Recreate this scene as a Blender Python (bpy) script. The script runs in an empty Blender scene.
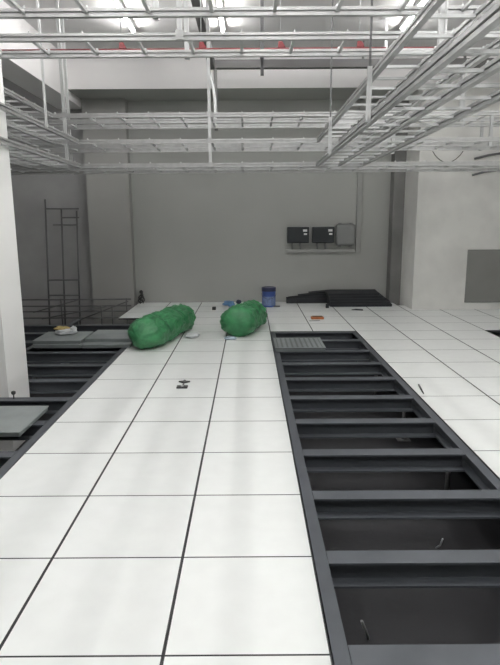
import bpy, bmesh, math, random
from mathutils import Vector, Matrix, noise
random.seed(7)
SC = bpy.context.scene
COL = SC.collection
PI = math.pi

# ---------------------------------------------------------------- materials
def mat(name, col, rough=0.6, metal=0.0, var=0.0, vscale=3.0, bump=0.0, bscale=40.0, col2=None, spec=None):
    m = bpy.data.materials.new(name); m.use_nodes = True
    nt = m.node_tree; b = nt.nodes['Principled BSDF']
    b.inputs['Base Color'].default_value = (*col, 1)
    b.inputs['Roughness'].default_value = rough
    b.inputs['Metallic'].default_value = metal
    if spec is not None: b.inputs['Specular IOR Level'].default_value = spec
    tc = nt.nodes.new('ShaderNodeTexCoord')
    if var > 0:
        n = nt.nodes.new('ShaderNodeTexNoise'); n.inputs['Scale'].default_value = vscale
        n.inputs['Detail'].default_value = 5
        nt.links.new(tc.outputs['Object'], n.inputs['Vector'])
        r = nt.nodes.new('ShaderNodeValToRGB')
        c2 = col2 if col2 else tuple(max(0, c * (1 - var)) for c in col)
        r.color_ramp.elements[0].position = 0.35; r.color_ramp.elements[0].color = (*c2, 1)
        r.color_ramp.elements[1].position = 0.65; r.color_ramp.elements[1].color = (*col, 1)
        nt.links.new(n.outputs['Fac'], r.inputs['Fac'])
        nt.links.new(r.outputs['Color'], b.inputs['Base Color'])
    if bump > 0:
        n2 = nt.nodes.new('ShaderNodeTexNoise'); n2.inputs['Scale'].default_value = bscale
        nt.links.new(tc.outputs['Object'], n2.inputs['Vector'])
        bp = nt.nodes.new('ShaderNodeBump'); bp.inputs['Strength'].default_value = bump
        bp.inputs['Distance'].default_value = 0.01
        nt.links.new(n2.outputs['Fac'], bp.inputs['Height'])
        nt.links.new(bp.outputs['Normal'], b.inputs['Normal'])
    return m

def emis(name, col, strength):
    m = bpy.data.materials.new(name); m.use_nodes = True
    b = m.node_tree.nodes['Principled BSDF']
    b.inputs['Base Color'].default_value = (0.9, 0.9, 0.9, 1)
    b.inputs['Emission Color'].default_value = (*col, 1)
    b.inputs['Emission Strength'].default_value = strength
    return m

M = dict(
    tile=mat('white_laminate_tile', (0.80, 0.82, 0.81), 0.38, 0, 0.03, 9.0, spec=0.35),
    trim=mat('tile_edge_black', (0.035, 0.036, 0.038), 0.6),
    wall=mat('grey_white_paint', (0.385, 0.392, 0.373), 0.75, 0, 0.05, 1.1, 0.06, 60),
    pil=mat('pale_grey_paint', (0.345, 0.345, 0.33), 0.75, 0, 0.04, 1.3, 0.06, 60),
    recess_grey=mat('recess_wall_grey', (0.36, 0.36, 0.36), 0.9, 0, 0.15, 1.5, 0.12, 50),  # separate grey for the wall beyond the left pilaster
    plaster=mat('blotchy_plaster', (0.76, 0.755, 0.73), 0.85, 0, 0.2, 1.3, 0.12, 45),
    corner_grey=mat('corner_dark_grey', (0.22, 0.22, 0.215), 0.9, 0, 0.2, 2.2, 0.1, 50),  # darker grey given to the right corner pilaster
    ceil=mat('ceiling_paint', (0.70, 0.69, 0.69), 0.85, 0, 0.03, 1.0),
    white=mat('white_paint', (0.87, 0.855, 0.855), 0.8, 0, 0.03, 1.0, 0.04, 60),
    colm=mat('column_white_paint', (0.85, 0.85, 0.84), 0.8, 0, 0.03, 1.0, 0.04, 60),
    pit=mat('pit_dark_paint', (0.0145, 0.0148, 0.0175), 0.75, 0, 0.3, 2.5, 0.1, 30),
    steel=mat('galvanised_steel', (0.50, 0.505, 0.505), 0.36, 0.6, 0.12, 14.0),
    strut=mat('weathered_strut', (0.36, 0.36, 0.36), 0.5, 0.3, 0.1, 8.0),
    post=mat('galvanised_post', (0.62, 0.63, 0.63), 0.4, 0.35, 0.08, 10.0),
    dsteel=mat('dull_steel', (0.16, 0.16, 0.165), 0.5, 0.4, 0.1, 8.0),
    frame=mat('grey_painted_frame', (0.076, 0.084, 0.096), 0.5, 0.1, 0.12, 6.0),
    panel=mat('grey_panel_top', (0.25, 0.275, 0.275), 0.55, 0.1, 0.14, 5.0),
    pan=mat('grey_panel_pan', (0.22, 0.245, 0.25), 0.55, 0.2, 0.1, 5.0),
    slot=mat('panel_slot_dark', (0.12, 0.135, 0.14), 0.6),
    red=mat('red_pipe_paint', (0.22, 0.035, 0.04), 0.5, 0, 0.15, 6.0),
    green=mat('green_plastic_weave', (0.05, 0.255, 0.10), 0.38, 0, 0.35, 9.0, 0.9, 16, col2=(0.028, 0.15, 0.06)),  # green contrast raised to suggest highlight patches on the wrap
    tie=mat('tie_cord', (0.02, 0.12, 0.05), 0.6),
    black=mat('black_foam', (0.022, 0.024, 0.028), 0.85, 0, 0.2, 6.0, 0.1, 40),
    bbox=mat('black_box_plastic', (0.018, 0.022, 0.026), 0.45),
    gbox=mat('grey_box_plastic', (0.23, 0.235, 0.235), 0.6),
    conduit=mat('conduit_grey', (0.33, 0.335, 0.32), 0.7),
    plate=mat('pale_mount_plate', (0.43, 0.44, 0.43), 0.7),
    label=mat('white_sticker', (0.75, 0.76, 0.76), 0.6),
    blue=mat('blue_tin', (0.05, 0.10, 0.34), 0.35, 0.1, 0.1, 10),
    navy=mat('navy_lid', (0.025, 0.03, 0.075), 0.4),
    paleblue=mat('pale_blue_print', (0.22, 0.30, 0.52), 0.5, 0, 0.4, 25),
    bplastic=mat('blue_plastic', (0.13, 0.27, 0.5), 0.35, 0, 0.3, 14),
    packet=mat('pale_blue_film', (0.42, 0.52, 0.6), 0.4, 0, 0.35, 16),
    wplastic=mat('white_plastic', (0.62, 0.64, 0.66), 0.45, 0, 0.15, 14),
    yellow=mat('yellow_ochre', (0.55, 0.42, 0.16), 0.6, 0, 0.3, 12),
    orange=mat('orange_brown', (0.50, 0.17, 0.06), 0.6, 0, 0.25, 20),
    brown=mat('brown_wood', (0.16, 0.09, 0.05), 0.7),
    dark=mat('dark_metal', (0.05, 0.05, 0.05), 0.5, 0.3),
    cover=mat('grey_cover_sheet', (0.225, 0.225, 0.215), 0.6, 0, 0.06, 3),
    trunk=mat('grey_trunking', (0.13, 0.128, 0.127), 0.6, 0.2),
    housing=mat('batten_housing', (0.75, 0.75, 0.75), 0.5),
)

# ---------------------------------------------------------------- mesh builder
class MB:
    def __init__(s): s.v = []; s.f = []; s.m = []; s.sm = []
    def add(s, vs, fs, mi=0, smooth=False):
        o = len(s.v); s.v += [Vector(v) for v in vs]
        for f in fs: s.f.append([o + i for i in f]); s.m.append(mi); s.sm.append(smooth)
        return s
    def box(s, x0, x1, y0, y1, z0, z1, mi=0, M4=None):
        vs = [Vector((x, y, z)) for z in (z0, z1) for y in (y0, y1) for x in (x0, x1)]
        if M4: vs = [M4 @ v for v in vs]
        return s.add(vs, [(0,2,3,1),(4,5,7,6),(0,1,5,4),(2,6,7,3),(0,4,6,2),(1,3,7,5)], mi)
    def bbox(s, x0, x1, y0, y1, z0, z1, b=0.004, mi=0, M4=None):
        """box with chamfered edges"""
        bm = bmesh.new()
        bmesh.ops.create_cube(bm, size=1.0)
        for v in bm.verts:
            v.co = Vector(((x0+x1)/2 + v.co.x*(x1-x0), (y0+y1)/2 + v.co.y*(y1-y0), (z0+z1)/2 + v.co.z*(z1-z0)))
        bmesh.ops.bevel(bm, geom=list(bm.edges), offset=b, segments=2, profile=0.6, affect='EDGES')
        bm.verts.ensure_lookup_table()
        vs = [(M4 @ v.co) if M4 else v.co.copy() for v in bm.verts]
        fs = [[v.index for v in f.verts] for f in bm.faces]
        bm.free()
        return s.add(vs, fs, mi)
    def prism(s, prof, a, b, axis='X', mi=0):
        """extrude a CCW profile (u,v) along axis from a to b. X: (u,v)=(y,z); Y: (u,v)=(x,z); Z: (x,y)"""
        def p(t, u, v):
            return {'X': (t, u, v), 'Y': (u, t, v), 'Z': (u, v, t)}[axis]
        n = len(prof)
        vs = [p(a, u, v) for u, v in prof] + [p(b, u, v) for u, v in prof]
        fs = [(i, (i+1) % n, n+(i+1) % n, n+i) for i in range(n)]
        fs += [tuple(range(n-1, -1, -1)), tuple(range(n, 2*n))]
        return s.add(vs, fs, mi)
    def tube(s, pts, r, n=8, mi=0, closed_ends=True, smooth=True):
        pts = [Vector(p) for p in pts]
        rs = r if isinstance(r, (list, tuple)) else [r]*len(pts)
        vs = []; up0 = None
        for i, p in enumerate(pts):
            t = (pts[min(i+1, len(pts)-1)] - pts[max(i-1, 0)]).normalized()
            if up0 is None:
                up0 = Vector((0,0,1)) if abs(t.z) < 0.9 else Vector((1,0,0))
            a = t.cross(up0).normalized(); c = a.cross(t).normalized(); up0 = c
            for k in range(n):
                q = 2*PI*k/n
                vs.append(p + a*math.cos(q)*rs[i] + c*math.sin(q)*rs[i])
        fs = []
        for i in range(len(pts)-1):
            for k in range(n):
                fs.append((i*n+k, i*n+(k+1) % n, (i+1)*n+(k+1) % n, (i+1)*n+k))
        s.add(vs, fs, mi, smooth)
        if closed_ends:
            o = len(s.v) - len(vs)
            s.f.append([o+k for k in range(n-1, -1, -1)]); s.m.append(mi); s.sm.append(False)
            s.f.append([o+(len(pts)-1)*n+k for k in range(n)]); s.m.append(mi); s.sm.append(False)
        return s
    def lathe(s, prof, cx, cy, n=24, mi=0, smooth=True):
        """prof: list of (r,z) bottom to top around vertical axis"""
        vs = [(cx + r*math.cos(2*PI*k/n), cy + r*math.sin(2*PI*k/n), z) for r, z in prof for k in range(n)]
        fs = [(i*n+k, i*n+(k+1) % n, (i+1)*n+(k+1) % n, (i+1)*n+k) for i in range(len(prof)-1) for k in range(n)]
        fs2 = [tuple(range(n-1, -1, -1)), tuple((len(prof)-1)*n+k for k in range(n))]
        s.add(vs, fs, mi, smooth)
        o = len(s.v) - len(vs)
        for f in fs2: s.f.append([o+i for i in f]); s.m.append(mi); s.sm.append(False)
        return s
    def build(s, name, mats, parent=None, origin=None, smooth=False):
        """vertices are in world coordinates; origin (or the parent's location) becomes the object's origin"""
        o = Vector(origin) if origin is not None else (Vector(parent_world(parent)) if parent else Vector((0,0,0)))
        me = bpy.data.meshes.new(name)
        me.from_pydata([tuple(v - o) for v in s.v], [], s.f)
        for mm in (mats if isinstance(mats, (list, tuple)) else [mats]): me.materials.append(mm)
        for p, mi, sm in zip(me.polygons, s.m, s.sm): p.material_index = mi; p.use_smooth = sm or smooth
        me.validate()
        bm = bmesh.new(); bm.from_mesh(me); bmesh.ops.recalc_face_normals(bm, faces=bm.faces); bm.to_mesh(me); bm.free()
        me.update()
        ob = bpy.data.objects.new(name, me); COL.objects.link(ob)
        if parent:
            ob.parent = parent; ob.location = o - Vector(parent_world(parent))
        else: ob.location = o
        return ob

def parent_world(p):
    l = Vector(p.location)
    while p.parent: p = p.parent; l = l + p.location
    return l

def tag(o, label=None, cat=None, group=None, kind=None):
    if label: o['label'] = label
    if cat: o['category'] = cat
    if group: o['group'] = group
    if kind: o['kind'] = kind
    return o
def thing(name, label, cat, loc, group=None):
    o = bpy.data.objects.new(name, None); COL.objects.link(o); o.location = loc
    o.empty_display_size = 0.1
    return tag(o, label, cat, group)
def struct(name, mb, mats, label=None):
    o = mb.build(name, mats); return tag(o, label, None, None, 'structure')

# ---------------------------------------------------------------- camera
H, F, PITCH, ROLL, CX = 1.518, 564.2, 0.195, -0.0063, 0.017
cam_d = bpy.data.cameras.new('camera'); cam = bpy.data.objects.new('camera', cam_d); COL.objects.link(cam)
cam_d.sensor_fit = 'VERTICAL'; cam_d.sensor_height = 24.0; cam_d.sensor_width = 24.0
cam_d.lens = F / 665 * 24.0; cam_d.clip_start = 0.05; cam_d.clip_end = 100
cam.matrix_world = Matrix.Translation((CX, 0, H)) @ Matrix.Rotation(PI/2 - PITCH, 4, 'X') @ Matrix.Rotation(ROLL, 4, 'Z')
SC.camera = cam

# ---------------------------------------------------------------- grid
G0 = 2.35
def row(k): return G0 + 0.6*k
def colx(i): return 0.3 + 0.6*i
YB, YR, ZC = 10.72, 9.65, 4.15       # back wall, right wall, ceiling
XL, XR, YF = -5.6, 5.2, -4.0
ZP = -0.52                           # bottom of the void
ZF = -0.003                           # top of the steel frame

# ---- floor of white tiles (real gaps, black edge trim)
fl = MB()
def tile(x0, x1, y0, y1):
    g, t, th = 0.0015, 0.0052, 0.03
    x0 += g; x1 -= g; y0 += g; y1 -= g
    ty = t*0.55
    vs = [(x0,y0,0),(x1,y0,0),(x1,y1,0),(x0,y1,0),(x0+t,y0+ty,0),(x1-t,y0+ty,0),(x1-t,y1-ty,0),(x0+t,y1-ty,0),
          (x0,y0,-th),(x1,y0,-th),(x1,y1,-th),(x0,y1,-th)]
    fl.add(vs, [(4,5,6,7)], 0)
    fl.add(vs, [(0,1,5,4),(1,2,6,5),(2,3,7,6),(3,0,4,7),(8,9,1,0),(9,10,2,1),(10,11,3,2),(11,8,0,3),(11,10,9,8)], 1)
for k in range(-10, 14):
    for i in range(-5, 9):
        x0, x1 = colx(i), colx(i+1)
        y0, y1 = row(k), min(row(k+1), YB - 0.003)
        if i in (0, 1) and -3 <= k < 9: continue                 # long open trench
        if i == -5: continue
        if i == -4 and k < 11: continue                           # left void
        if i == -5 and k < 99: continue
        if i == 5 and k == 8: continue                            # lifted tile at the right
        if x0 > 2.75 and y1 > YR:
            if y0 >= YR - 0.02: continue
            y1 = YR - 0.003
        elif x1 > 2.82 and y0 > YR - 0.5:
            if y0 >= YR: x1 = 2.615 if y1 > 10.44 else 2.815
        if x1 > XR: x1 = XR - 0.003
        if x1 - x0 < 0.02: continue
        tile(x0, x1, y0, y1)
struct('floor', fl, [M['tile'], M['trim']], 'raised floor of white laminate tiles with black joints')
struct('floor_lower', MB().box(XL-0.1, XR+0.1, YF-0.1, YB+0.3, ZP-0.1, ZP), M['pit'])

# ---- walls
struct('wall_back', MB().box(-2.93, 2.83, YB, YB+0.2, ZP, ZC), M['wall'])
struct('wall_recess', MB().box(XL, -2.93, YB-0.01, YB+0.2, ZP, ZC), M['recess_grey'])
struct('pilaster_left', MB().box(-2.92, -2.15, 10.5, YB, ZP, 3.66), M['pil'])
struct('pilaster_right', MB().box(2.62, 2.82, 10.45, YB, ZP, 3.66), M['corner_grey'])
struct('wall_right', MB().box(2.82, XR+0.2, YR, YB+0.2, ZP, ZC), M['plaster'])
struct('wall_left', MB().box(XL-0.2, XL, YF, YB+0.2, ZP, ZC), M['wall'])
struct('wall_side', MB().box(XR, XR+0.2, YF, YR, ZP, ZC), M['wall'])
struct('wall_front', MB().box(XL-0.2, XR+0.2, YF-0.2, YF, ZP, ZC), M['wall'])
struct('ceiling', MB().box(XL-0.2, XR+0.2, YF-0.2, YB+0.2, ZC, ZC+0.15), M['ceil'])
bb = MB()
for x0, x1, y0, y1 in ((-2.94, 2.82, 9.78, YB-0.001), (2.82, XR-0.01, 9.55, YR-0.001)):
    bb.box(x0, x1, y0, y1, 3.64, ZC-0.001); bb.m[-6] = 1          # soffit face given the darker wall material
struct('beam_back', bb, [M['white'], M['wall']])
struct('beam_left', MB().box(-3.38, -2.94, YF, 10.7, 3.50, ZC-0.001), M['white'])
struct('column', MB().box(-2.95, -2.13, 4.81, 5.27, ZP, ZC-0.002), M['colm'])

# ---------------------------------------------------------------- steel frame of the void
def ibar(mb, x0, x1, y, w=0.1, h=0.115, z=ZF):
    t = 0.012; a = w/2; c = a + 0.02
    pr = [(y-c, z-h),(y+c, z-h),(y+c, z-h+t),(y+t/2, z-h+t),(y+t/2, z-t),(y+a, z-t),(y+a, z),(y-a, z),(y-a, z-t),(y-t/2, z-t),(y-t/2, z-h+t),(y-c, z-h+t)]
    return mb.prism(pr, x0, x1, 'X')
def irail(mb, x, y0, y1, w=0.06, h=0.115, z=ZF, side=1):
    t = 0.012
    # channel: open towards the void
    if side > 0: pr = [(x, z-h),(x+w, z-h),(x+w, z-h+t),(x+t, z-h+t),(x+t, z-t),(x+w, z-t),(x+w, z),(x, z)]
    else: pr = [(x, z),(x-w, z),(x-w, z-t),(x-t, z-t),(x-t, z-h+t),(x-w, z-h+t),(x-w, z-h),(x, z-h)]
    return mb.prism(pr, y0, y1, 'Y')
def pedestal(parent, x, y):
    b = MB().box(x-0.06, x+0.06, y-0.06, y+0.06, ZP, ZP+0.008)
    b.tube([(x, y, ZP+0.008), (x, y, ZF-0.115)], 0.018, 8)
    b.build('pedestal', M['dsteel'], parent)

t = thing('floor_frame', 'dark grey steel frame lining the long open trench between the white tiles', 'floor frame', (0.9, 4.5, ZP), 'steel floor frames')
irail(MB(), 0.305, row(-3)+0.02, row(9)-0.01, side=1).build('side_rail', M['frame'], t)
irail(MB(), 1.495, row(-3)+0.02, row(9)-0.01, side=-1).build('side_rail', M['frame'], t)
for k in range(-2, 9):
    ibar(MB(), 0.367, 1.433, row(k)).build('crossbar', M['frame'], t)
ibar(MB(), 0.367, 1.433, row(9)-0.056).build('crossbar', M['frame'], t)
for k in range(-2, 9, 2):
    for x in (0.34, 1.46): pedestal(t, x, row(k)+0.3)

t = thing('floor_frame', 'dark grey steel frame over the open void left of the white tiles', 'floor frame', (-2.1, 4.5, ZP), 'steel floor frames')
irail(MB(), -1.505, row(-4), row(11)-0.06, side=-1).build('side_rail', M['frame'], t)
irail(MB(), -2.74, row(-4), 4.80, side=1).build('side_rail', M['frame'], t)
irail(MB(), -2.74, 5.285, row(11)-0.06, side=1).build('side_rail', M['frame'], t)
irail(MB(), -3.9, 5.285, row(11)-0.06, side=1).build('side_rail', M['frame'], t)
for k in range(-3, 11):
    ibar(MB(), -2.678, -1.567, row(k)).build('crossbar', M['frame'], t)
    if k >= 5: ibar(MB(), -3.838, -2.745, row(k)).build('crossbar', M['frame'], t)
for k in range(-3, 11, 2):
    pedestal(t, -1.545, row(k)+0.3)
    if k != 4 and k != 3: pedestal(t, -2.70, row(k)+0.3)
    if k >= 5: pedestal(t, -3.86, row(k)+0.3)

# ---------------------------------------------------------------- cable ladders
RW, RH = 0.034, 0.050
def rail_prof(c, z, w=RW, h=RH):
    a, b, g, d = w/2, h/2, h*0.13, 0.013
    return [(c-a, z-b),(c+a, z-b),(c+a, z-g),(c+a-d, z-g),(c+a-d, z+g),(c+a, z+g),
            (c+a, z+b),(c-a, z+b),(c-a, z+g),(c-a+d, z+g),(c-a+d, z-g),(c-a, z-g)]
def bolt(mb, x, y, z):
    mb.lathe([(0.011, z), (0.011, z+0.008), (0.006, z+0.009), (0.006, z+0.018)], x, y, 6, smooth=False)
def ladder(label, axis, z, rails, rungs, rungspan=None, group='cable ladders'):
    """rails: list of (c, t0, t1): offset across the run and extent along it; rungs: positions along it"""
    cs = [r[0] for r in rails]; t0 = min(r[1] for r in rails); t1 = max(r[2] for r in rails)
    c0 = sum(cs)/len(cs); tm = (t0+t1)/2
    o = thing('cable_ladder', label, 'cable ladder', (tm, c0, z) if axis == 'X' else (c0, tm, z), group)
    for c, a, b in rails:
        MB().prism(rail_prof(c, z), a, b, axis).build('side_rail', M['steel'], o)
    lo, hi = rungspan if rungspan else (min(cs), max(cs))
    for r in rungs:
        mb = MB()
        zz0, zz1 = z-RH/2-0.004, z-RH/2+0.016
        edges = [lo] + [c for c in cs if lo < c < hi] + [hi]
        for e0, e1 in zip(edges[:-1], edges[1:]):
            a, b = e0+RW/2+0.0005, e1-RW/2-0.0005
            if axis == 'X': mb.box(r-0.011, r+0.011, a, b, z-0.008, z+0.008)
            else: mb.box(a, b, r-0.011, r+0.011, z-0.008, z+0.008)
        for e in edges:
            if axis == 'X': bolt(mb, r, e, z+RH/2+0.0005)
            else: bolt(mb, e, r, z+RH/2+0.0005)
        mb.build('rung', M['post'], o)
    return o
def fr(a, b, s):
    n = int((b-a)/s + 1e-6); return [a + s*i for i in range(n+1)]

ZT, ZM, ZL = 2.78, 2.476, 2.195
# near cross ladders
ladder('galvanised cable ladder crossing the top edge of the view, nearest the camera', 'X', ZT,
       [(3.38, -3.1, 3.6), (3.79, -3.1, 3.6)], fr(-2.9, 3.5, 0.385))
ladder('galvanised cable ladder crossing the room just in front of the red pipe', 'X', ZT,
       [(4.26, -3.2, 3.6), (4.66, -3.2, 3.6)], fr(-2.62, 3.5, 0.37))
# three stacked tiers across the back
for z, nm in ((ZT, 'topmost of the three stacked cable ladders crossing in front of the back wall'),
              (ZM, 'middle one of the three stacked cable ladders crossing in front of the back wall'),
              (ZL, 'lowest of the three stacked cable ladders crossing in front of the back wall')):
    ladder(nm, 'X', z, [(7.2, -3.6, 4.4), (7.62, -3.6, 4.4), (8.05, -3.6, 4.4)], fr(-3.45, 4.3, 0.376))
# right-hand ladders running away from the camera
XRA, XRB, XRC = 0.857, 1.125, 1.41
ladder('upper galvanised cable ladder running away overhead on the right', 'Y', ZM,
       [(XRA, 1.6, 7.17), (XRB, 1.6, 7.17), (XRC, 1.6, 7.17)], fr(1.75, 7.0, 0.3))
ladder('lower galvanised cable ladder running away overhead on the right, under the upper one', 'Y', ZL,
       [(XRA, 1.6, 7.17), (XRB, 1.6, 7.17), (XRC, 1.6, 7.17)], fr(1.9, 7.1, 0.3))
# left-hand ladders
XA, XB, XC = -2.06, -2.36, -2.65
ladder('topmost cable ladder running back along the left side above the white column', 'Y', ZT,
       [(XB, 5.3, 7.17), (XC, 5.3, 7.17)], fr(5.45, 7.1, 0.3))
ladder('middle cable ladder running back along the left side past the white column', 'Y', ZM,
       [(XA, 3.6, 7.17), (XB, 5.3, 7.17), (XC, 5.3, 7.17)], fr(5.4, 7.1, 0.3))
ladder('lowest cable ladder running back along the left side past the white column', 'Y', ZL,
       [(XA, 3.6, 7.17), (XB, 5.3, 7.17), (XC, 5.3, 7.17)], fr(5.5, 7.1, 0.3))

# hanger posts
def hanger(label, x, y, z0, z1, w=0.034, group='hanger posts', plate=True, m='post', clamps=()):
    o = thing('hanger_post', label, 'hanger', (x, y, z1 if plate else z0), group)
    a = w/2; g = w*0.22
    pr = [(x-a,y-a),(x-g,y-a),(x-g,y-a+g),(x+g,y-a+g),(x+g,y-a),(x+a,y-a),(x+a,y+a),(x-a,y+a)]
    MB().prism(pr, z0, z1-(0.008 if plate else 0), 'Z').build('post', M[m], o)
    if plate: MB().box(x-0.06, x+0.06, y-0.06, y+0.06, z1-0.008, z1-0.0005).build('base_plate', M[m], o)
    for zc in clamps:
        MB().box(x-a-0.012, x+a+0.012, y-a-0.006, y-a-0.001, zc-0.03, zc+0.03).build('clamp', M['steel'], o)
    return o
e = RW/2 + 0.0185
hanger('pale hanger post left of centre dropping to the front rail of the three stacked ladders', -0.455, 7.2-e, ZL-0.03, ZC, clamps=(ZT, ZM, ZL))
tag(MB().tube([(-0.57, 8.78, 3.80), (-0.555, 8.76, 3.667), (-0.50, 8.75, 3.463), (-0.474, 8.75, 3.257), (-0.466, 8.75, 2.98), (-0.463, 8.6, 2.87), (-0.463, 8.1, 2.815)], 0.024, 10).build('flexible_conduit', M['post'], origin=(-0.5, 8.75, 2.9)),
    'pale flexible conduit curving down from the grey trunking to the stacked ladders', 'conduit')
hanger('pale hanger post at the left end of the stacked ladders, beside the beam corner', -2.2, 7.2-e, ZL-0.03, ZC, clamps=(ZT, ZM, ZL))
hanger('pale hanger post at the rear rail of the stacked ladders, near the left beam', -2.43, 8.05+e, ZL-0.03, ZC)
hanger('pale hanger post carrying the upper ladder on the right, thick at the top right', XRB+0.041, 3.62, ZM-0.06, ZC, 0.042)
hanger('pale hanger post dropping from the top edge to the nearest crossing ladder', -0.555, 3.79+e, ZT-0.03, ZC)
hanger('pale hanger post dropping to the front rail of the crossing ladder before the red pipe', -0.455, 4.26-e, ZT-0.03, ZC, clamps=(ZT,))
hanger('second pale hanger post on the crossing ladder before the red pipe, at its rear rail', -0.455, 4.66+e, ZT-0.03, ZC)
hanger('dark thin hanger rod near the middle ending just below the back beam edge', 0.125, 4.74, 2.64, ZC, 0.026, m='dsteel')
hanger('thin hanger rod over the left ladders near the white column', -2.025, 6.0, ZM-0.02, ZC, 0.02)
hanger('pale hanger post at the far right of the stacked ladders', 3.12, 7.62-e, ZM-0.03, ZT+0.05, 0.034, plate=False)
hanger('pale hanger post at the extreme right of the stacked ladders', 3.2, 8.05+e, ZM-0.03, ZT+0.05, 0.034, plate=False)
hanger('short white vertical post hanging from the ceiling beside the third ceiling light', 1.86, 8.15, 3.79, ZC, 0.034)
for x, y, lb in ((XRA-e-0.001, 4.0, 'short pale post tying the two right-hand ladders together at their left rail, nearer one'),
                 (XRA-e-0.001, 5.85, 'short pale post tying the two right-hand ladders together at their left rail, farther one'),
                 (XRC+e+0.001, 4.0, 'short pale post tying the two right-hand ladders together at their right rail, nearer one'),
                 (XRC+e+0.001, 5.85, 'short pale post tying the two right-hand ladders together at their right rail, farther one')):
    hanger(lb, x, y, ZL-0.03, ZM+0.04, 0.03, plate=False, group='tie posts between the right ladders')

for x, y, lb in ((XRA-e-0.001, 4.0, 'thin dark rod from the ceiling to the nearer left tie post of the right ladders'), (XRA-e-0.001, 5.85, 'thin dark rod from the ceiling to the farther left tie post of the right ladders')):
    hanger(lb, x, y, ZM+0.0405, ZC, 0.014, m='dsteel', group='thin hanger rods')
# red pipe with its clamps, trunking
yr, zr = 6.3, 1.518 + 0.2765*6.3
t = thing('sprinkler_pipe', 'thin red pipe crossing the room below the ceiling', 'pipe', (0, yr, zr))
MB().tube([(-2.9, yr, zr), (2.13, yr, zr)], 0.017, 10).build('pipe', M['red'], t)
for px in (123, 203, 282, 361):
    x = CX + (px-249)/564.2*5.83
    MB().prism([(x-0.035, zr+0.018), (x+0.045, zr+0.018), (x+0.012, zr+0.075), (x-0.028, zr+0.075)], yr-0.012, yr+0.012, 'Y').build('pipe_clamp', M['red'], t)
    MB().tube([(x-0.01, yr, zr+0.076), (x-0.01, yr, ZC-0.002)], 0.005, 6).build('rod', M['post'], t)
t = thing('cable_trunking', 'dull grey trunking running overhead left of centre and then right along the white back beam', 'trunking', (-0.49, 8.9, 3.8))
MB().bbox(-0.565, 4.9, 8.86, 8.96, 1.518+0.2475*8.9, 1.518+0.2605*8.9, 0.004).build('duct', M['trunk'], t)
MB().bbox(-0.565, -0.475, 4.0, 8.858, 1.518+0.2475*8.9, 1.518+0.2605*8.9, 0.004).build('duct', M['trunk'], t)
MB().bbox(-0.495, -0.445, 8.88, 8.94, 2.86, 1.518+0.2475*8.9-0.001, 0.004).build('drop_duct', M['trunk'], t)
for y in (4.1, 5.5, 6.8, 8.2):
    MB().box(-0.545, -0.495, y-0.012, y+0.012, 1.518+0.2605*8.9, ZC-0.001).build('bracket', M['trunk'], t)
for x in (0.2, 1.7, 3.2, 4.6):
    MB().box(x-0.012, x+0.012, 8.885, 8.935, 1.518+0.2605*8.9, ZC-0.001).build('bracket', M['trunk'], t)

# sagging loop of wire on the right
pts = []
for i in range(13):
    u = i/12; pts.append((2.55 + 0.42*u, 8.11, ZM - 0.03 - 0.15*math.sin(PI*u)**0.8))
tag(MB().tube(pts, 0.006, 6).build('wire', M['dark'], origin=pts[0]), 'dark wire sagging in a loop from the stacked ladders before the plaster wall', 'wire')

for pts, lb in (([(3.72, YR-0.0175, 2.50), (3.95, YR-0.0175, 2.555), (4.2, YR-0.0175, 2.59), (4.6, YR-0.0175, 2.60)], 'upper dark streak on the plaster wall at the right edge'),  # dark tubes standing in for two dark marks on the wall
                ([(3.70, YR-0.0175, 2.24), (3.9, YR-0.0175, 2.29), (4.2, YR-0.0175, 2.325), (4.6, YR-0.0175, 2.33)], 'lower dark streak on the plaster wall at the right edge')):
    tag(MB().tube(pts, 0.017, 8).build('wall_streak', M['dsteel'], origin=pts[0]), lb, 'cable', 'dark streaks on the plaster wall')  # tubes for two dark marks, not known to be cables
# ---------------------------------------------------------------- lamps
EM_FAR = emis('tube_light_far', (1.0, 0.985, 0.965), 92.0)
EM_MID = emis('tube_light_mid', (1.0, 0.985, 0.965), 115.0)
EM_NEAR = emis('tube_light_near', (1.0, 0.985, 0.965), 185.0)
def batten(label, x, y0, em, L=1.2):
    o = thing('batten_light', label, 'ceiling light', (x, y0+L/2, ZC), 'fluorescent batten lights')
    MB().bbox(x-0.03, x+0.03, y0, y0+L, ZC-0.052, ZC-0.0005, 0.004).build('housing', M['housing'], o)
    MB().tube([(x, y0+0.03, ZC-0.072), (x, y0+L-0.03, ZC-0.072)], 0.016, 10).build('tube', em, o)
    for y in (y0+0.005, y0+L-0.03): MB().box(x-0.02, x+0.02, y, y+0.025, ZC-0.09, ZC-0.052).build('lamp_holder', M['housing'], o)
    return o
batten('lit fluorescent batten, leftmost of the ceiling lights in view', -1.56, 7.25, EM_FAR)
batten('lit fluorescent batten, second from the left, near the middle of the ceiling', -0.33, 7.25, EM_FAR)
batten('added fluorescent batten in the bay beyond the left beam, out of view', -4.5, 7.6, EM_FAR)  # unseen lamp added to brighten the recess wall
batten('lit fluorescent batten glowing behind the right-hand cable ladders', 2.13, 7.25, EM_FAR)
for y, em in ((4.5, EM_MID), (2.0, EM_NEAR), (-0.6, EM_NEAR)):
    for x in (-1.56, 0.3, 2.13, 4.0):  # rightmost lamps added unseen to brighten right floor and wall; others inferred
        batten('lit fluorescent batten assumed above the near part of the room, out of view', x, y, em)

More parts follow.
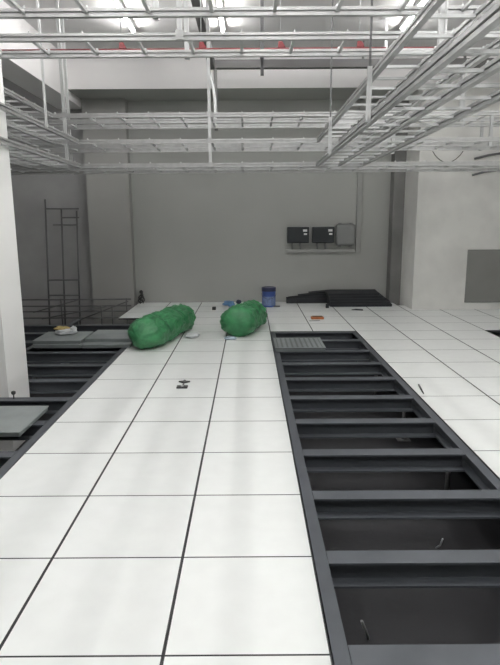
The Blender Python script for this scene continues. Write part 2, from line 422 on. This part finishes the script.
# ---------------------------------------------------------------- wall boxes
def wall_box(label, x0, x1, z0, z1):
    o = thing('control_box', label, 'wall box', ((x0+x1)/2, YB, z0), 'black wall boxes')
    MB().box(x0-0.02, x1+0.02, YB-0.012, YB-0.0005, z0-0.03, z1+0.02).build('mount_plate', M['plate'], o)
    MB().bbox(x0, x1, YB-0.13, YB-0.0125, z0, z1, 0.012).build('body', M['bbox'], o)
    lid = MB().bbox(x0+0.015, x1-0.015, YB-0.142, YB-0.1302, z0+0.015, z1-0.015, 0.004).build('lid', M['bbox'], o)
    MB().box(x1-0.115, x1-0.04, YB-0.144, YB-0.1422, z1-0.085, z1-0.045).box(x1-0.10, x1-0.04, YB-0.144, YB-0.1422, z1-0.145, z1-0.115).build('sticker', M['label'], lid)
    for x in (x0+0.09, x0+0.24):
        MB().tube([(x, YB-0.06, z0), (x, YB-0.06, z0-0.035), (x+0.01, YB-0.05, z0-0.075), (x+0.012, YB-0.035, z0-0.11)], 0.016, 8).build('cable_gland', M['gbox'], o)
    return o
wall_box('black wall-mounted box on the back wall, leftmost of the row of three', 0.722, 1.123, 1.11, 1.405)
wall_box('black wall-mounted box on the back wall, between the other black box and the grey one', 1.187, 1.59, 1.11, 1.405)
o = thing('junction_box', 'grey rounded box on the back wall, right of the two black boxes', 'wall box', (1.81, YB, 1.05))
MB().bbox(1.625, 1.985, YB-0.12, YB-0.0005, 1.06, 1.455, 0.05).build('body', M['gbox'], o)
for x in (1.70, 1.91):
    MB().box(x-0.03, x+0.03, YB-0.05, YB-0.01, 1.44, 1.475).box(x-0.03, x+0.03, YB-0.05, YB-0.01, 1.03, 1.07).build('lug', M['gbox'], o)
o = thing('conduit', 'grey conduit under the wall boxes turning up the back wall', 'conduit', (2.0, YB, 0.95))
MB().bbox(0.70, 2.0, YB-0.05, YB-0.0005, 0.93, 0.995, 0.006).build('horizontal_run', M['conduit'], o)
MB().bbox(2.005, 2.10, YB-0.05, YB-0.0005, 0.93, 3.63, 0.006).build('vertical_run', M['conduit'], o)

# grey cover on right wall
o = thing('access_panel', 'flat grey access panel low on the plastered right wall', 'panel', (4.15, YR, 0.12))
MB().bbox(3.715, 4.6, YR-0.03, YR-0.0005, 0.12, 1.02, 0.006).build('frame', M['cover'], o)
MB().bbox(3.735, 4.58, YR-0.036, YR-0.0302, 0.14, 1.0, 0.003).build('cover_sheet', M['cover'], o)

# ---------------------------------------------------------------- green bundles
def bundle(name_label, p0, p1, r0, r1, seed, n=56, m=90, flat=0.9, group='green wrapped bundles', ties=(0.3, 0.62)):
    p0 = Vector(p0); p1 = Vector(p1); ax = (p1-p0); L = ax.length; ax.normalize()
    side = Vector((ax.y, -ax.x, 0)); up = Vector((0,0,1))
    mb = MB(); vs = []
    def rad(u):
        r = r0 + (r1-r0)*u
        e = 0.16
        k = 1.0
        if u < e: k = math.sqrt(max(0.0, 1-((e-u)/e)**2))*0.9 + 0.1*(u/e)
        if u > 1-e: k = math.sqrt(max(0.0, 1-((u-1+e)/e)**2))*0.9 + 0.1*((1-u)/e)
        for tpos in ties: k *= 1 - 0.07*math.exp(-((u-tpos)/0.03)**2)
        return r*max(k, 0.03)
    ctr = []
    for j in range(m+1):
        u = j/m; r = rad(u); rb = (r0+(r1-r0)*u)
        c = p0 + ax*L*u
        for k in range(n):
            q = 2*PI*k/n
            d = side*math.cos(q) + up*math.sin(q)
            pn = Vector((math.cos(q)*1.3, math.sin(q)*1.3, u*L*2.4)) + Vector((seed, 0, 0))
            wr = 1 + 0.12*noise.noise(pn) + 0.10*noise.noise(pn*2.4) + 0.09*(1-2.5*abs(noise.noise(pn*2.3+Vector((5,2,0)))))+ 0.05*(1-3*abs(noise.noise(pn*4.6))) + 0.05*abs(noise.noise(Vector((math.cos(q)*4+seed, math.sin(q)*4, u*L*1.6))))
            pt = c + up*rb*flat + (side*math.cos(q)*1.06 + up*math.sin(q)*flat)*r*wr
            pt.z = max(pt.z, 0.003 + 0.01*abs(noise.noise(pn*3)))
            vs.append(pt)
    fs = [(j*n+k, j*n+(k+1) % n, (j+1)*n+(k+1) % n, (j+1)*n+k) for j in range(m) for k in range(n)]
    fs += [tuple(range(n-1, -1, -1)), tuple(m*n+k for k in range(n))]
    mb.add(vs, fs, 0, True)
    t = thing('wrapped_bundle', name_label, 'bundle', ((p0.x+p1.x)/2, (p0.y+p1.y)/2, 0), group)
    mb.build('plastic_wrap', M['green'], t)
    for tp in ties:
        j = int(tp*m); ring = [vs[j*n+k] for k in range(n)]
        c = sum(ring, Vector())/n
        pts = [c + (v-c)*1.008 + Vector((0,0,0.002)) for v in ring]; pts.append(pts[0])
        MB().tube(pts, 0.005, 5, closed_ends=False).build('tie', M['tie'], t)
    return t
bundle('long green plastic-wrapped bundle lying at the edge of the left void', (-1.30, 6.50, 0), (-0.915, 8.15, 0), 0.205, 0.195, 1.3)
bundle('shorter green plastic-wrapped bundle lying in the middle of the white floor', (-0.205, 7.28, 0), (0.10, 8.32, 0), 0.215, 0.20, 8.1, ties=(0.5,))

# ---------------------------------------------------------------- blue tin
o = thing('paint_tin', 'blue paint tin with a dark lid standing by the back wall', 'tin', (0.36, 10.12, 0))
MB().lathe([(0.118, 0.0), (0.122, 0.006), (0.122, 0.268), (0.125, 0.273), (0.125, 0.28)], 0.36, 10.12, 28).build('can', M['blue'], o); can = bpy.data.objects[-1] if False else o.children[0]
MB().lathe([(0.127, 0.2805), (0.128, 0.286), (0.128, 0.343), (0.122, 0.35), (0.11, 0.35), (0.105, 0.34)], 0.36, 10.12, 28).build('lid', M['navy'], o)
mb = MB()
n = 12
vs = []
for z in (0.03, 0.19):
    for k in range(n+1):
        q = -PI*0.82 + PI*0.64*k/n
        vs.append((0.36+0.1235*math.cos(q), 10.12+0.1235*math.sin(q), z))
mb.add(vs, [(k, k+1, n+2+k, n+1+k) for k in range(n)], 0, True)
mb.build('paper_band', M['paleblue'], can)
pts = [(0.36+0.132*math.cos(q), 10.12+0.132*math.sin(q), 0.24 - 0.09*math.sin(-q)) for q in [PI + PI*i/12 for i in range(13)]]
MB().tube(pts, 0.003, 5).build('handle', M['dark'], o)

# ---------------------------------------------------------------- black sheets pile
def sheet(label, outline, z0, z1, seed, taper=0.0):
    """soft edged foam sheet: outline polygon (x,y); top sags irregularly"""
    bm = bmesh.new()
    vs = [bm.verts.new((x, y, z0)) for x, y in outline]
    f = bm.faces.new(vs)
    r = bmesh.ops.extrude_face_region(bm, geom=[f])
    for v in [g for g in r['geom'] if isinstance(g, bmesh.types.BMVert)]: v.co.z = z1
    bmesh.ops.triangulate(bm, faces=[q for q in bm.faces if len(q.verts) > 4])
    bmesh.ops.subdivide_edges(bm, edges=list(bm.edges), cuts=5, use_grid_fill=True)
    for v in bm.verts:
        w = noise.noise(Vector((v.co.x*2.2+seed, v.co.y*3, 0)))
        if taper and v.co.x < outline[0][0] + taper: v.co.z = z0 + (v.co.z-z0)*(0.12+0.88*max(0.0, (v.co.x-outline[0][0])/taper))
        if v.co.z > z0 + 0.001: v.co.z -= 0.004*abs(w)
        v.co.y += 0.012*noise.noise(Vector((v.co.x*3+seed*2, 0, v.co.z*9)))
    mb = MB(); bm.verts.index_update()
    mb.add([v.co.copy() for v in bm.verts], [[v.index for v in q.verts] for q in bm.faces], 0, False)
    bm.free()
    ob = mb.build('foam_sheet', M['black'], origin=(sum(p[0] for p in outline)/len(outline), sum(p[1] for p in outline)/len(outline), z0))
    return tag(ob, label, 'foam sheet', 'black foam sheets by the back wall')
LB = ('lowest of the black foam sheets against the back wall, its thin end pointing left', 'second black foam sheet from the floor against the back wall', 'third black foam sheet from the floor against the back wall', 'topmost black foam sheet against the back wall, shortest of the tapering pile')
for (xa, z0, z1), lb in zip(((0.70, 0.002, 0.095), (0.74, 0.097, 0.14), (0.92, 0.142, 0.185), (1.12, 0.187, 0.232)), LB):
    sheet(lb, [(xa, 10.47), (2.38, 10.45), (2.40, 10.69), (xa+0.01, 10.69)], z0, z1, z0*40+1, 0.0 if z0 < 0.05 else 0.4)
LB = ('lowest black foam sheet of the front stack, its edge nearest the camera', 'second black foam sheet from the floor in the front stack', 'third black foam sheet from the floor in the front stack', 'fourth black foam sheet from the floor in the front stack', 'topmost black foam sheet of the front stack')
for (xa, xb, z0, z1), lb in zip(((1.46, 2.56, 0.002, 0.05), (1.455, 2.53, 0.052, 0.10), (1.45, 2.46, 0.102, 0.148), (1.44, 2.40, 0.15, 0.195), (1.42, 2.34, 0.197, 0.24)), LB):
    sheet(lb, [(xa, 9.99+z0*0.05), (xb, 9.99+z0*0.25), (xb+0.02, 10.40), (xa-0.01, 10.42)], z0, z1, z0*50+3)

# ---------------------------------------------------------------- loose grey floor panels
def floor_panel(label, x0, y0, z0, th=0.04, rot=0.0, w=0.6, slots=False, group='loose grey floor panels'):
    cx, cy = x0+w/2, y0+w/2
    o = thing('floor_panel', label, 'floor panel', (cx, cy, z0), group)
    h = w/2
    MB().bbox(-h+0.006, h-0.006, -h+0.006, h-0.006, 0, th*0.72, 0.006).build('pan', M['pan'], None).parent = o
    if not slots:
        MB().bbox(-h, h, -h, h, th*0.722, th, 0.003).build('top_sheet', M['panel'], None).parent = o
    else:
        mb = MB()
        mb.box(-h, h, -h, h, th*0.722, th-0.003, 1)
        nb = 9
        for i in range(nb):
            a = -h + 0.03 + (w-0.06)*i/nb; b = a + (w-0.06)/nb
            for j in range(9):
                c = -h + 0.03 + (w-0.06)*j/9; d = c + (w-0.06)/9
                mb.box(a+0.012, b-0.012, c+0.004, d-0.004, th-0.003, th)
        mb.box(-h, -h+0.03, -h, h, th-0.003, th).box(h-0.03, h, -h, h, th-0.003, th).box(-h+0.03, h-0.03, -h, -h+0.03, th-0.003, th).box(-h+0.03, h-0.03, h-0.03, h, th-0.003, th)
        mb.build('top_sheet', [M['panel'], M['slot']], None).parent = o
    o.rotation_euler = (0, 0, rot)
    return o
floor_panel('grey floor panel lying loose over the left void at the front, beside the white column', -2.245, 3.85, ZF+0.0005, 0.038)
floor_panel('lower grey floor panel of the pair under the yellow and white bag', -2.66, 6.77, ZF+0.0005, 0.045)
floor_panel('grey floor panel with the yellow and white bag on it', -2.67, 6.79, ZF+0.046, 0.045, 0.01)
floor_panel('lower grey floor panel of the pair beside the long green bundle', -2.055, 6.76, ZF+0.0005, 0.045)
floor_panel('upper grey floor panel of the pair beside the long green bundle, set back a little', -2.045, 6.90, ZF+0.046, 0.045, -0.01)
floor_panel('grey slotted floor panel laid across the far end of the open trench', 0.315, 6.51, ZF+0.0005, 0.045, 0, slots=True)

# ---------------------------------------------------------------- crumpled blobs
def blob(name, label, cat, c, s, m, seed, amp=0.35, n=14, group=None, kind=None, build=True):
    vs = []; fs = []
    R = 10
    for j in range(R+1):
        th = PI*j/R
        for k in range(n):
            q = 2*PI*k/n
            d = Vector((math.sin(th)*math.cos(q), math.sin(th)*math.sin(q), -math.cos(th)))
            f = 1 + amp*noise.noise(d*1.9 + Vector((seed, 0, 0))) + amp*0.5*noise.noise(d*4.3 + Vector((0, seed, 0)))
            p = Vector((d.x*s[0]*f, d.y*s[1]*f, max(d.z, -0.75)*s[2]*f))
            vs.append(p)
    zmin = min(v.z for v in vs)
    vs = [v + Vector((c[0], c[1], c[2] - zmin)) for v in vs]
    fs = [(j*n+k, j*n+(k+1) % n, (j+1)*n+(k+1) % n, (j+1)*n+k) for j in range(R) for k in range(n)]
    mb = MB().add(vs, fs, 0, False)
    if not build: return mb
    o = mb.build(name, m, origin=c)
    return tag(o, label, cat, group)
zt = ZF + 0.0915
o = thing('tool_bag', 'small yellow and white bag lying on the grey floor panels at the left', 'bag', (-2.38, 7.2, zt))
blob('', '', '', (-2.38, 7.2, zt), (0.15, 0.10, 0.035), None, 3.3, build=False).build('bag_body', M['wplastic'], o)
blob('', '', '', (-2.44, 7.25, zt+0.045), (0.10, 0.07, 0.025), None, 5.1, build=False).build('flap', M['yellow'], o)
blob('', '', '', (-2.27, 7.18, zt+0.02), (0.04, 0.05, 0.045), None, 7.1, build=False).build('pouch', M['wplastic'], o)
blob('plastic_scrap', 'crumpled pale blue plastic behind the shorter green bundle', 'plastic scrap', (-0.36, 10.12, 0.0005), (0.10, 0.07, 0.05), M['bplastic'], 2.2, 0.5)
blob('plastic_scrap', 'small dark blue plastic wad behind the shorter green bundle, right of the paler one', 'plastic scrap', (-0.19, 10.42, 0.0005), (0.05, 0.04, 0.04), M['navy'], 4.7, 0.4)
blob('plastic_packet', 'flat blue and white packet in front of the shorter green bundle', 'packet', (-0.245, 7.22, 0.0005), (0.085, 0.05, 0.022), M['packet'], 6.4, 0.3)
blob('plastic_scrap', 'white plastic scrap at the right side of the long green bundle', 'plastic scrap', (-0.76, 7.42, 0.0005), (0.10, 0.14, 0.03), M['wplastic'], 9.4, 0.35)
tag(MB().bbox(0.44, 0.56, 10.02, 10.09, 0.0005, 0.02, 0.004).build('flat_piece', M['dsteel'], origin=(0.5, 10.05, 0)), 'flat dull piece lying right beside the blue tin', 'scraper')  # thin slab for an unidentified small mark beside the tin

# small things on the floor
tag(MB().bbox(-0.64, -0.575, 9.71, 9.77, 0.0005, 0.055, 0.006).build('black_block', M['dark'], origin=(-0.607, 9.74, 0)), 'small black block on the far tiles between the two green bundles', 'block')
tag(MB().bbox(1.36, 1.415, 9.86, 9.91, 0.0005, 0.075, 0.006).build('black_block', M['bbox'], origin=(1.387, 9.88, 0)), 'small black block at the front left corner of the black foam sheets', 'block')
tag(MB().prism([(1.77, 9.62), (1.96, 9.57), (1.97, 9.64), (1.86, 9.69)], 0.0005, 0.012, 'Z').build('rubber_offcut', M['black'], origin=(1.86, 9.63, 0)), 'flat black offcut lying in front of the black foam sheets', 'offcut')
o = thing('tape_measure', 'small orange and brown tool lying on the tiles beyond the trench', 'tool', (1.08, 8.77, 0))
MB().bbox(0.98, 1.175, 8.70, 8.82, 0.0005, 0.035, 0.008).build('case', M['orange'], o)
MB().bbox(1.0, 1.155, 8.722, 8.80, 0.0352, 0.045, 0.003).build('grip', M['brown'], o)
tag(MB().tube([(0.93, 8.55, 0.006), (1.02, 8.56, 0.006), (1.10, 8.60, 0.006)], 0.005, 6).build('wire_offcut', M['gbox'], origin=(1.0, 8.56, 0)), 'thin grey wire offcut in front of the orange tool', 'wire')
tag(MB().tube([(1.592, 5.08, 0.008), (1.572, 4.94, 0.008), (1.553, 4.80, 0.008)], [0.007, 0.008, 0.004], 8).build('marker_pen', M['dark'], origin=(1.57, 4.94, 0)), 'thin dark pen lying on the tiles right of the trench', 'pen')
o = thing('pull_handle', 'small dark metal fitting lying on the white tiles in the middle of the floor', 'fitting', (-0.62, 5.15, 0))
MB().bbox(-0.668, -0.566, 5.02, 5.085, 0.0005, 0.016, 0.003).build('plate', M['dark'], o)
MB().lathe([(0.014, 0.0162), (0.014, 0.021), (0.010, 0.022)], -0.617, 5.052, 12).build('stud', M['post'], o)
MB().box(-0.624, -0.610, 5.0855, 5.19, 0.0005, 0.008).build('stem', M['dsteel'], o)
MB().prism([(-0.672, 5.235), (-0.617, 5.19), (-0.562, 5.235), (-0.600, 5.245), (-0.617, 5.28), (-0.634, 5.245)], 0.0005, 0.014, 'Z').build('wing_plate', M['dark'], o)

# dark bundle of leads in the far left corner
o = thing('wire_bundle', 'small dark bundle of wires standing at the far left corner of the white floor', 'wire bundle', (-2.03, 10.58, 0))
for i in range(7):
    a = random.uniform(0, 6.28); pts = []
    hgt = random.uniform(0.14, 0.27)
    for j in range(9):
        u = j/8; rr = 0.055*math.sin(PI*min(1, u*1.15+0.1)) + 0.012
        pts.append((-2.03 + rr*math.cos(a+u*5), 10.58 + rr*math.sin(a+u*5), 0.008 + hgt*u))
    MB().tube(pts, 0.010, 6).build('wire', M['dark'], o)
MB().lathe([(0.02, 0.19), (0.034, 0.20), (0.034, 0.235), (0.018, 0.25)], -2.03, 10.58, 10).build('knot', M['dark'], o)

# fitting by the column
o = thing('anchor_bolt', 'small black fitting standing upright at the foot of the white column', 'fitting', (-2.065, 4.76, ZF))
MB().tube([(-2.065, 4.76, ZF), (-2.063, 4.76, 0.035)], 0.006, 8).build('stem', M['dark'], o)
MB().lathe([(0.010, 0.0352), (0.019, 0.045), (0.019, 0.062), (0.009, 0.068)], -2.063, 4.76, 10).build('head', M['dark'], o)

# white strips down in the trench
tag(MB().tube([(1.185, 3.234, ZP+0.004), (1.175, 3.14, ZP+0.08), (1.165, 3.08, ZP+0.16)], 0.005, 6).build('cable_tie', M['wplastic'], origin=(1.18, 3.18, ZP)), 'short pale strip standing in the second nearest trench opening', 'cable tie')
tag(MB().tube([(0.592, 2.444, ZP+0.006), (0.575, 2.415, ZP+0.07), (0.545, 2.39, ZP+0.15)], 0.007, 6).build('cable_tie', M['gbox'], origin=(0.58, 2.42, ZP)), 'longer grey strip standing in the nearest trench opening', 'cable tie')

# ---------------------------------------------------------------- far left: pipes and scaffold frame in the void
o = thing('pipe_rack', 'low rack of dark steel pipes across the void in the far left corner', 'pipe rack', (-3.0, 10.25, ZP))
for z in (0.13, 0.01, -0.09, -0.21):
    MB().tube([(-4.8, 10.25, z), (-2.16, 10.25, z)], 0.013, 8).build('pipe', M['dsteel'], o)
for x in (-4.6, -3.45, -2.72, -2.52, -2.25):
    MB().tube([(x, 10.278, ZP), (x, 10.278, 0.145 if x < -3 or x > -2.3 else 0.02)], 0.012, 8).build('upright', M['dsteel'], o)
for a, b in (((-3.95, 10.222, -0.1), (-3.1, 10.222, 0.13)), ((-3.8, 10.222, -0.22), (-2.6, 10.222, 0.0)), ((-3.1, 10.222, -0.24), (-2.2, 10.222, 0.1))):
    MB().tube([a, b], 0.011, 8).build('brace', M['dsteel'], o)
for i in range(5):
    y = 8.6 + 0.14*i
    tag(MB().tube([(-3.85 + 0.1*i, y+0.3, ZP+0.02+0.0), (-2.3 - 0.05*i, y+0.32, ZP+0.02)], 0.018, 8).build('steel_pipe', M['dsteel'], origin=(-3, y+0.3, ZP)),
        'dark loose pipe lying on the bottom of the void in the far left corner', 'pipe', 'loose pipes in the void')
o = thing('scaffold_frame', 'tall dull scaffold frame leaning against the far left grey wall', 'scaffold frame', (-3.4, 10.5, ZP))
def lean(z): return 10.35 + 0.27*(z-ZP)/(2.0-ZP)
for x, zt_ in ((-3.72, 1.93), (-3.43, 1.75), (-3.15, 1.72)):
    MB().tube([(x, lean(ZP), ZP), (x, lean(zt_), zt_)], 0.015, 8).build('upright', M['dsteel'], o)
for x0, x1, z in ((-3.72, -3.1, 1.76), (-3.43, -3.1, 1.60), (-3.58, -3.13, 1.47), (-3.72, -3.13, 0.47), (-3.72, -3.13, 0.19)):
    MB().tube([(x0, lean(z)-0.026, z), (x1, lean(z)-0.026, z)], 0.012, 8).build('crossbar', M['dsteel'], o)

# ---------------------------------------------------------------- world and view
w = bpy.data.worlds.new('world'); SC.world = w; w.use_nodes = True
w.node_tree.nodes['Background'].inputs['Color'].default_value = (0.5, 0.5, 0.5, 1)
w.node_tree.nodes['Background'].inputs['Strength'].default_value = 0.02
SC.view_settings.view_transform = 'Standard'; SC.view_settings.look = 'None'
SC.view_settings.gamma = 1; SC.view_settings.use_curve_mapping = False
SC.view_settings.exposure = 0.07
SC.cycles.use_denoising = True
SC.cycles.max_bounces = 8; SC.cycles.diffuse_bounces = 6
